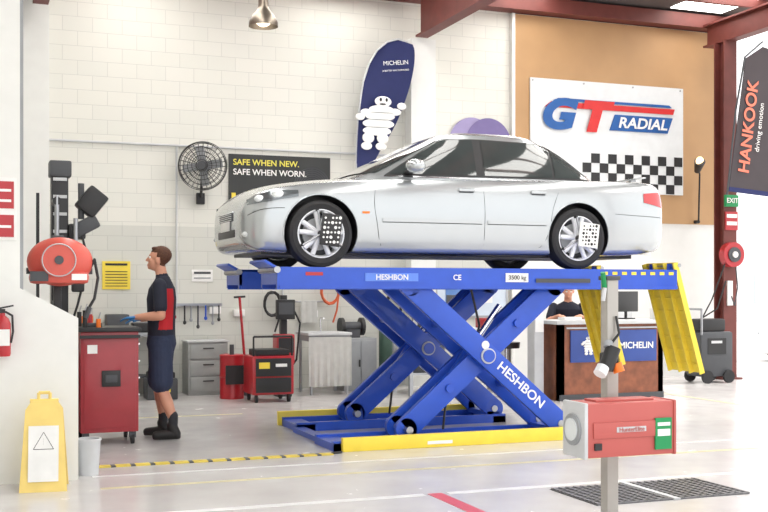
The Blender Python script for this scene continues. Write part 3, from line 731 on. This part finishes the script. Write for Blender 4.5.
b.prism([(9.80,4.06),(10.92,4.06),(11.02,4.32),(9.90,4.32)],15.50,15.518,BB)
b.prism([(8.60,4.38),(11.03,4.38),(11.06,4.47),(8.72,4.47)],15.50,15.518,BR)
b.prism([(8.75,4.49),(11.0,4.49),(10.95,4.53),(8.85,4.53)],15.50,15.518,BB)
for k in range(4): b.cyl((8.39+k*.93,15.51,4.79),(8.39+k*.93,15.52,4.79),.015,STEEL,seg=10)
o=b.done()
text('g','G',(8.80,15.49,4.25),.64,BB,o,bold=.035,shear=.25,sx=1.25); text('t','T',(9.46,15.485,4.24),.62,BR,o,bold=.045,shear=.25,sx=1.25)
text('radial','RADIAL',(10.42,15.485,4.185),.24,WHITE,o,bold=.006,shear=.2,sx=1.15)
b=B('hanging_banner')
HB=mat('banner_charcoal',(62,54,58),.6)
b.prism([(10.82,2.95),(11.75,2.88),(12.0,4.2),(11.95,5.1),(11.46,5.2),(11.14,5.0)],13.80,13.815,HB); b.prism([(10.82,2.95),(11.75,2.88),(11.77,2.95),(10.83,3.02)],13.79,13.80,NAVY)
b.tube([(10.80,13.81,2.9),(10.96,13.81,4.2),(11.13,13.81,5.02),(11.46,13.81,5.28)],.015,DARK)
o=b.done()
text('hk','HANKOOK',(11.18,13.78,3.95),.28,mat('banner_orange',(226,120,96),.5),o,rot=(pi/2,-1.44,0),bold=.006); text('hk2','driving emotion',(11.38,13.78,3.95),.12,WHITE,o,rot=(pi/2,-1.44,0))
b=B('exit_sign'); b.b2(11.44,11.70,14.67,14.715,2.80,2.99,GREEN,bev=.005); o=b.done(); text('ex','EXIT',(11.57,14.66,2.895),.11,WHITE,o,bold=.002)
b=B('hose_station'); b.b2(11.46,11.70,14.69,14.715,2.42,2.72,RED); b.b2(11.48,11.68,14.685,14.69,2.5,2.56,WHITE); b.b2(11.48,11.68,14.685,14.69,2.62,2.68,WHITE)
b.cyl((11.54,14.58,2.02),(11.54,14.71,2.02),.20,RED,seg=32); b.cyl((11.54,14.56,2.02),(11.54,14.58,2.02),.12,DARK,seg=28); b.cyl((11.54,14.54,2.02),(11.54,14.56,2.02),.05,WHITE); b.tube([(11.60,14.62,1.85),(11.64,14.62,1.5),(11.58,14.62,1.2),(11.54,14.65,1.35)],.010,DARK); b.tube([(11.42,14.64,1.9),(11.2,14.7,1.3),(11.05,14.75,1.0),(11.3,14.7,1.15),(11.44,14.66,1.6)],.012,BLACK); b.b2(11.5,11.6,14.69,14.715,1.2,1.6,WHITE); b.done()
b=B('wall_spotlight'); b.cyl((11.5,15.57,2.6),(11.5,15.45,2.6),.03,BLACK); b.tube([(11.5,15.45,2.6),(11.5,15.42,3.4),(11.42,15.35,3.48)],.015,BLACK); b.cyl((11.42,15.38,3.44),(11.34,15.2,3.58),.05,BLACK,r1=.09,seg=20); b.sph((11.34,15.2,3.58),(.08,.03,.08),mat('warm_bulb',(255,220,170),.3,emit=2.0),seg=14); b.done()
b=B('notice_poster'); b.b2(1.73,2.11,15.58,15.598,1.46,1.85,YEL)
for k in range(6): b.b2(1.77,2.07,15.575,15.58,1.50+k*.04,1.51+k*.04,BLACK)
b.b2(1.77,2.07,15.575,15.58,1.79,1.82,BLACK); b.done()
b=B('notice_poster'); b.b2(2.97,3.27,15.585,15.598,1.57,1.74,WHITE); b.b2(3.0,3.24,15.58,15.585,1.68,1.71,DARK); b.b2(3.0,3.24,15.58,15.585,1.61,1.63,GREY); b.done()
b=B('wall_workbench'); b.b2(1.1,2.55,15.1,15.56,.82,.87,GREY,bev=.005)
for x in (1.15,2.5): b.b2(x-.025,x+.025,15.13,15.18,0,.82,DARK); b.b2(x-.025,x+.025,15.5,15.55,0,.82,DARK)
b.b2(1.15,2.5,15.15,15.55,.25,.28,DARK); b.b2(1.75,2.05,15.2,15.5,.87,1.12,DARK,bev=.02); b.b2(2.1,2.4,15.2,15.5,.87,1.0,BLACK,bev=.02); b.cyl((1.5,15.3,.87),(1.5,15.3,1.1),.08,ORANGE); b.b2(1.2,1.4,15.2,15.5,.28,.7,RED,bev=.01); b.done()
b=B('pendant_lamp'); b.lathe([(.165,0),(.16,.05),(.12,.13),(.075,.18),(.06,.22),(.055,.30),(.03,.33),(0,.335)],(0,0,0),(0,0,1),mat('lamp_metal',(140,130,118),.35,.8),seg=32); b.sph((0,0,.07),(.09,.09,.07),mat('lamp_glow',(255,240,215),.3,emit=3.0),seg=16); b.cyl((0,0,.33),(0,0,1.68),.01,BLACK); b.done(loc=(3.09,12.0,4.40))
# clutter on the lower back wall
b=B('wall_tool_rack'); b.b2(2.5,3.4,15.55,15.59,1.22,1.26,STEEL)
for k,(x,l,m) in enumerate(((2.55,.2,DARK),(2.63,.28,STEEL),(2.72,.16,RED),(2.86,.24,BLACK),(2.95,.2,STEEL),(3.05,.3,DARK),(3.16,.18,BLUE),(3.26,.25,STEEL),(3.35,.2,BLACK))):
    b.cyl((x,15.54,1.23),(x,15.54,1.23-l),.012,m,seg=8); b.sph((x,15.54,1.23-l),(.025,.015,.03),m,seg=10)
b.done()
def hosecoil(name,x,z,r,m,y=15.5):
    b=B(name); pts=[]
    for k in range(60):
        a=2*pi*k/15; rr=r*(1+.06*math.sin(k*.7)); pts.append((x+rr*.7*math.cos(a),y-.012*(k//15),z+rr*math.sin(a)))
    b.tube(pts,.014,m,seg=7); b.tube([pts[-1],(x+r*.5,y-.03,z-r*1.5),(x+r*.2,y-.03,z-r*2.4)],.014,m,seg=7)
    b.cyl((x,15.59,z+r*.9),(x,y-.06,z+r*.9),.015,DARK,seg=8); b.done()
hosecoil('air_hose',4.12,1.25,.17,BLACK); hosecoil('air_hose',5.0,1.45,.2,mat('hose_orange',(200,90,50),.5)); hosecoil('air_hose',6.0,1.2,.18,BLACK)
b=B('towel_rail'); b.cyl((4.5,15.5,1.28),(4.9,15.5,1.28),.012,STEEL); b.cyl((4.5,15.5,1.28),(4.5,15.59,1.28),.012,STEEL); b.cyl((4.9,15.5,1.28),(4.9,15.59,1.28),.012,STEEL); b.grid([[(4.55+.25*i/8,15.485-.006*math.sin(i*2),1.29-j*.08) for i in range(9)] for j in range(5)],CLOTH); b.done(recalc=False)
b=B('gas_cylinder'); b.lathe([(0,0),(.10,0),(.11,.02),(.11,.9),(.09,.98),(.04,1.03),(.03,1.08),(0,1.08)],(5.78,15.2,0),(0,0,1),mat('cylinder_green',(70,96,84),.5),seg=24); b.cyl((5.78,15.2,1.08),(5.78,15.2,1.16),.02,CHROME,seg=10); b.cyl((5.72,15.2,1.13),(5.84,15.2,1.13),.012,CHROME,seg=8); b.done()
b=B('storage_crate'); b.b2(2.2,2.6,14.6,15.0,0,.28,DARK,bev=.02); b.b2(2.23,2.57,14.63,14.97,.28,.36,BLACK,bev=.02); b.b2(2.3,2.5,14.59,14.6,.1,.2,YEL); b.done()

b=B('drawer_cabinet'); DG=mat('cabinet_grey',(152,154,152),.5)
b.b2(2.82,3.37,15.05,15.5,0,.73,DG,bev=.008)
for k in range(3): b.b2(2.85,3.34,15.035,15.05,.05+k*.225,.25+k*.225,DG,bev=.004); b.b2(3.02,3.17,15.02,15.035,.19+k*.225,.205+k*.225,BLACK)
b.b2(2.80,3.39,15.03,15.5,.73,.75,LGREY); b.done()
b=B('tool_trolley')
b.b2(3.40,3.95,13.75,14.25,.10,.60,RED,bev=.02); b.b2(3.44,3.91,13.735,13.75,.34,.57,BLACK,bev=.005); b.b2(3.48,3.62,13.725,13.735,.44,.52,YEL); b.b2(3.70,3.85,13.725,13.735,.46,.50,WHITE); b.b2(3.44,3.91,13.735,13.75,.13,.32,BLACK,bev=.005)
for x in (3.46,3.89):
    for y in (13.8,14.2): b.cyl((x-.015,y,.05),(x+.015,y,.05),.05,RUBBER)
b.b2(3.46,3.9,13.8,14.2,.60,.68,BLACK,bev=.01); b.cyl((3.42,13.78,.6),(3.42,13.78,.85),.012,BLACK); b.cyl((3.93,13.78,.6),(3.93,13.78,.85),.012,BLACK); b.cyl((3.42,13.78,.85),(3.93,13.78,.85),.014,BLACK); b.done()
b=B('battery_tester'); b.b2(3.93,4.12,14.45,14.7,0,.08,DARK); b.b2(3.98,4.07,14.5,14.6,.08,1.38,BLACK,bev=.01); b.b2(3.90,4.16,14.42,14.5,1.05,1.32,BLACK,bev=.015); b.b2(3.93,4.13,14.41,14.42,1.12,1.28,DARK); b.tube([(4.1,14.5,1.3),(4.25,14.5,1.0),(4.2,14.5,.5),(4.05,14.5,.3)],.014,BLACK); b.b2(3.9,4.15,14.4,14.65,.45,.85,RED,bev=.02); b.b2(3.92,4.13,14.39,14.4,.6,.8,BLACK); b.done()
b=B('oil_drum'); b.lathe([(0,0),(.16,0),(.165,.02),(.16,.04),(.16,.28),(.168,.29),(.16,.30),(.16,.56),(.165,.58),(.15,.59),(0,.58)],(3.30,14.5,0),(0,0,1),RED,seg=28); b.cyl((3.30,14.5,.58),(3.30,14.5,.72),.03,DARK); b.b2(3.18,3.42,14.32,14.34,.2,.45,BLACK); b.done()
b=B('floor_jack'); b.b2(3.5,4.2,14.78,15.03,.06,.16,RED,bev=.02)
for x in (3.56,4.14): b.cyl((x,14.76,.06),(x,15.05,.06),.06,DARK)
b.cyl((3.6,14.9,.16),(3.5,14.9,1.35),.018,RED); b.cyl((3.42,14.9,1.35),(3.58,14.9,1.36),.014,BLACK); b.cyl((4.05,14.9,.16),(4.05,14.9,.2),.06,DARK); b.done()
b=B('parts_washer'); b.b2(4.38,4.98,14.5,15.1,.74,.82,GREY,bev=.01)
for x in (4.42,4.94):
    for y in (14.54,15.06): b.cyl((x,y,0),(x,y,.74),.02,STEEL)
rows=[]
for j in range(9):
    z=.80-j*.085; rows.append([(4.37+.62*i/24,14.485+.018*math.sin(i*1.7)*(j/8)-.01*j/8,z) for i in range(25)])
b.grid(rows,CLOTH); b.b2(4.36,5.0,14.48,15.12,.82,.86,LGREY,bev=.01); b.cyl((4.7,15.0,.86),(4.7,15.0,1.05),.012,CHROME); b.cyl((4.7,15.0,1.05),(4.7,14.85,1.05),.012,CHROME); b.done(recalc=False)
b=B('metal_locker'); b.b2(5.02,5.52,14.9,15.4,0,.76,GREY,bev=.01); b.b2(5.05,5.26,14.885,14.9,.04,.72,GREY,bev=.004); b.b2(5.28,5.49,14.885,14.9,.04,.72,GREY,bev=.004); b.b2(5.24,5.26,14.87,14.885,.35,.45,BLACK); b.done()
b=B('bench_grinder'); b.cyl((5.05,15.1,.92),(5.35,15.1,.92),.07,DARK); b.cyl((5.02,15.1,.92),(5.07,15.1,.92),.13,BLACK,seg=28); b.cyl((5.33,15.1,.92),(5.38,15.1,.92),.13,BLACK,seg=28); b.b2(5.1,5.3,15.0,15.2,.761,.88,DARK); b.done()
b=B('workbench'); BL=mat('bench_white',(214,220,226),.4)
b.b2(5.62,7.2,13.9,14.6,.86,.91,BL,bev=.006)
for x in (5.66,6.4,7.15):
    for y in (13.94,14.55): b.b2(x-.025,x+.025,y-.025,y+.025,0,.86,STEEL)
b.b2(5.66,7.15,13.95,14.55,.28,.31,STEEL); b.b2(6.4,7.15,13.93,13.95,.34,.84,BL); b.b2(5.7,6.2,14.0,14.5,.31,.6,DARK,bev=.01); b.b2(5.8,6.1,14.1,14.4,.91,1.0,BLACK,bev=.01); b.b2(6.5,6.56,14.3,14.5,.91,1.3,BLACK); b.b2(6.35,6.75,14.28,14.31,1.12,1.38,DARK,bev=.01); b.b2(5.68,5.74,13.9,13.96,.91,1.25,STEEL)
b.cyl((6.15,14.2,.91),(6.15,14.2,1.12),.06,BLUE); b.cyl((6.28,14.3,.91),(6.28,14.3,1.08),.05,WHITE); b.b2(6.85,7.1,14.1,14.4,.91,1.05,RED,bev=.01); b.done()
b=B('wall_whiteboard'); b.b2(6.75,7.95,15.57,15.598,1.05,1.75,mat('board_face',(206,218,232),.3)); b.b2(6.73,7.97,15.56,15.59,1.75,1.78,STEEL); b.b2(6.73,7.97,15.56,15.59,1.02,1.05,STEEL); b.b2(6.73,6.76,15.56,15.59,1.05,1.75,STEEL); b.b2(7.94,7.97,15.56,15.59,1.05,1.75,STEEL); b.b2(6.9,7.2,15.56,15.57,1.2,1.6,mat('poster_blue',(90,130,190),.5)); b.b2(7.35,7.7,15.56,15.57,1.25,1.62,WHITE); b.done()
DB=mat('desk_blue',(48,74,148),.4)
b=B('reception_desk')
b.b2(7.2,8.8,12.6,12.68,0.0,1.0,WOOD); b.b2(7.2,7.28,12.6,13.25,0,1.0,WOOD); b.b2(8.72,8.8,12.6,13.25,0,1.0,WOOD); b.b2(7.12,8.88,12.52,13.25,1.0,1.05,LGREY,bev=.008)
b.b2(7.36,7.98,12.575,12.6,.50,.92,DB,bev=.003); b.b2(8.04,8.68,12.575,12.6,.50,.92,DB,bev=.003)
b.b2(7.2,8.8,12.58,12.6,.0,.08,DARK); b.b2(7.3,8.7,12.58,12.6,.94,.96,STEEL)
mascot(b,7.62,.68,.20,12.565,WHITE)
o=b.done(); text('dt','MICHELIN',(8.36,12.57,.71),.12,WHITE,o,bold=.002)
b=B('computer_monitor'); b.box((0,0,.24),(.46,.035,.28),BLACK,bev=.008); b.cyl((0,.01,.01),(0,.01,.12),.02,BLACK); b.box((0,0,.008),(.2,.15,.016),BLACK,bev=.004); b.box((0,.02,.24),(.42,.003,.24),DARK); b.done(loc=(8.45,12.95,1.052),rz=.3)
b=B('desk_items'); b.b2(7.35,7.6,12.7,12.9,1.052,1.09,WHITE,bev=.004); b.b2(8.72,8.84,12.62,12.8,1.052,1.2,WHITE,bev=.01); b.cyl((7.8,12.75,1.052),(7.8,12.75,1.16),.04,BLUE); b.done()
b=B('display_pillar'); b.b2(6.92,7.06,12.75,12.95,0,1.5,LGREY,bev=.01); b.b2(6.93,7.05,12.74,12.75,.9,1.4,WHITE); b.b2(6.87,7.10,12.7,13.0,0,.03,DARK); b.done()
b=B('pressure_washer'); b.b2(10.62,11.22,14.2,14.6,.1,.80,DARK,bev=.04); b.b2(10.66,11.12,14.25,14.55,.80,1.0,BLACK,bev=.04)
for x in (10.72,11.12): b.cyl((x,14.16,.10),(x,14.2,.10),.10,RUBBER,seg=24); b.cyl((x,14.6,.10),(x,14.64,.10),.10,RUBBER,seg=24)
b.tube([(10.64,14.22,.75),(10.64,14.22,1.15),(10.64,14.58,1.15),(10.64,14.58,.75)],.018,STEEL); b.b2(10.74,11.08,14.19,14.2,.45,.7,BLACK); b.b2(10.8,11.0,14.185,14.19,.62,.66,LGREY); b.done()
b=B('filing_cabinet'); b.b2(9.3,9.9,15.0,15.5,0,1.1,LGREY,bev=.01)
for k in range(4): b.b2(9.33,9.87,14.985,15.0,.04+k*.265,.28+k*.265,LGREY,bev=.004); b.b2(9.52,9.68,14.97,14.985,.2+k*.265,.215+k*.265,DARK)
b.done()
b=B('distant_building'); b.b2(14,50,44,50,-.1,3.5,mat('far_wall',(232,232,234),.7))
for k in range(7): b.b2(16+k*4,18+k*4,43.95,44,.8,2.2,mat('far_window',(190,200,208),.2))
b.b2(13.8,50.2,43.8,50,3.5,3.8,LGREY); b.done()

# ------------------------------------------------------------ foreground aligner stand
b=B('alignment_sensor_stand')
GAL=mat('galvanised',(168,164,158),.4,.3)
b.b2(2.75,2.81,4.37,4.43,0,1.50,GAL,bev=.006); b.b2(2.6,2.96,4.22,4.58,0,.012,GAL)
BX=mat('box_red',(184,90,84),.45,var=.04)
b.b2(2.515,2.965,4.16,4.34,.715,.955,BX,bev=.012); b.b2(2.50,2.52,4.155,4.345,.712,.958,LGREY,bev=.008)
b.cyl((2.501,4.25,.835),(2.49,4.25,.835),.07,GREY,seg=28); b.cyl((2.491,4.25,.835),(2.485,4.25,.835),.05,LENS,seg=24)
b.b2(2.96,2.975,4.155,4.345,.712,.958,BX,bev=.008)
b.b2(2.545,2.945,4.152,4.16,.80,.87,BX,bev=.003); b.b2(2.66,2.81,4.149,4.153,.825,.848,LGREY)
b.b2(2.86,2.945,4.15,4.158,.74,.88,GREEN); b.b2(2.87,2.935,4.147,4.15,.80,.83,WHITE); b.b2(2.87,2.935,4.147,4.15,.845,.86,WHITE); b.b2(2.55,2.585,4.15,4.158,.75,.78,BLACK)
b.b2(2.585,2.885,4.20,4.30,.955,.965,BX,bev=.003)
b.b2(2.74,2.82,4.34,4.37,.76,.92,DARK)
b.box((2.74,4.34,1.13),(.07,.06,.07),BLACK,bev=.01); b.cyl((2.71,4.32,1.09),(2.75,4.32,1.19),.035,BLACK,seg=20); b.cyl((2.69,4.31,1.10),(2.665,4.30,1.07),.03,LENS,seg=18); b.cyl((2.765,4.32,1.115),(2.775,4.31,1.075),.026,ORANGE,seg=18); b.cyl((2.72,4.32,1.19),(2.73,4.33,1.215),.02,GREY)
b.tube([(2.76,4.36,1.2),(2.80,4.35,1.25),(2.79,4.36,1.33)],.006,BLACK)
b.box((2.78,4.40,1.505),(.075,.075,.02),DARK,bev=.004); b.cyl((2.74,4.38,1.46),(2.72,4.36,1.53),.012,GREEN,seg=10); b.cyl((2.72,4.36,1.40),(2.73,4.36,1.46),.01,LGREY,seg=8)
o=b.done(); text('bt','HunterElite',(2.735,4.146,.836),.028,BX,o)
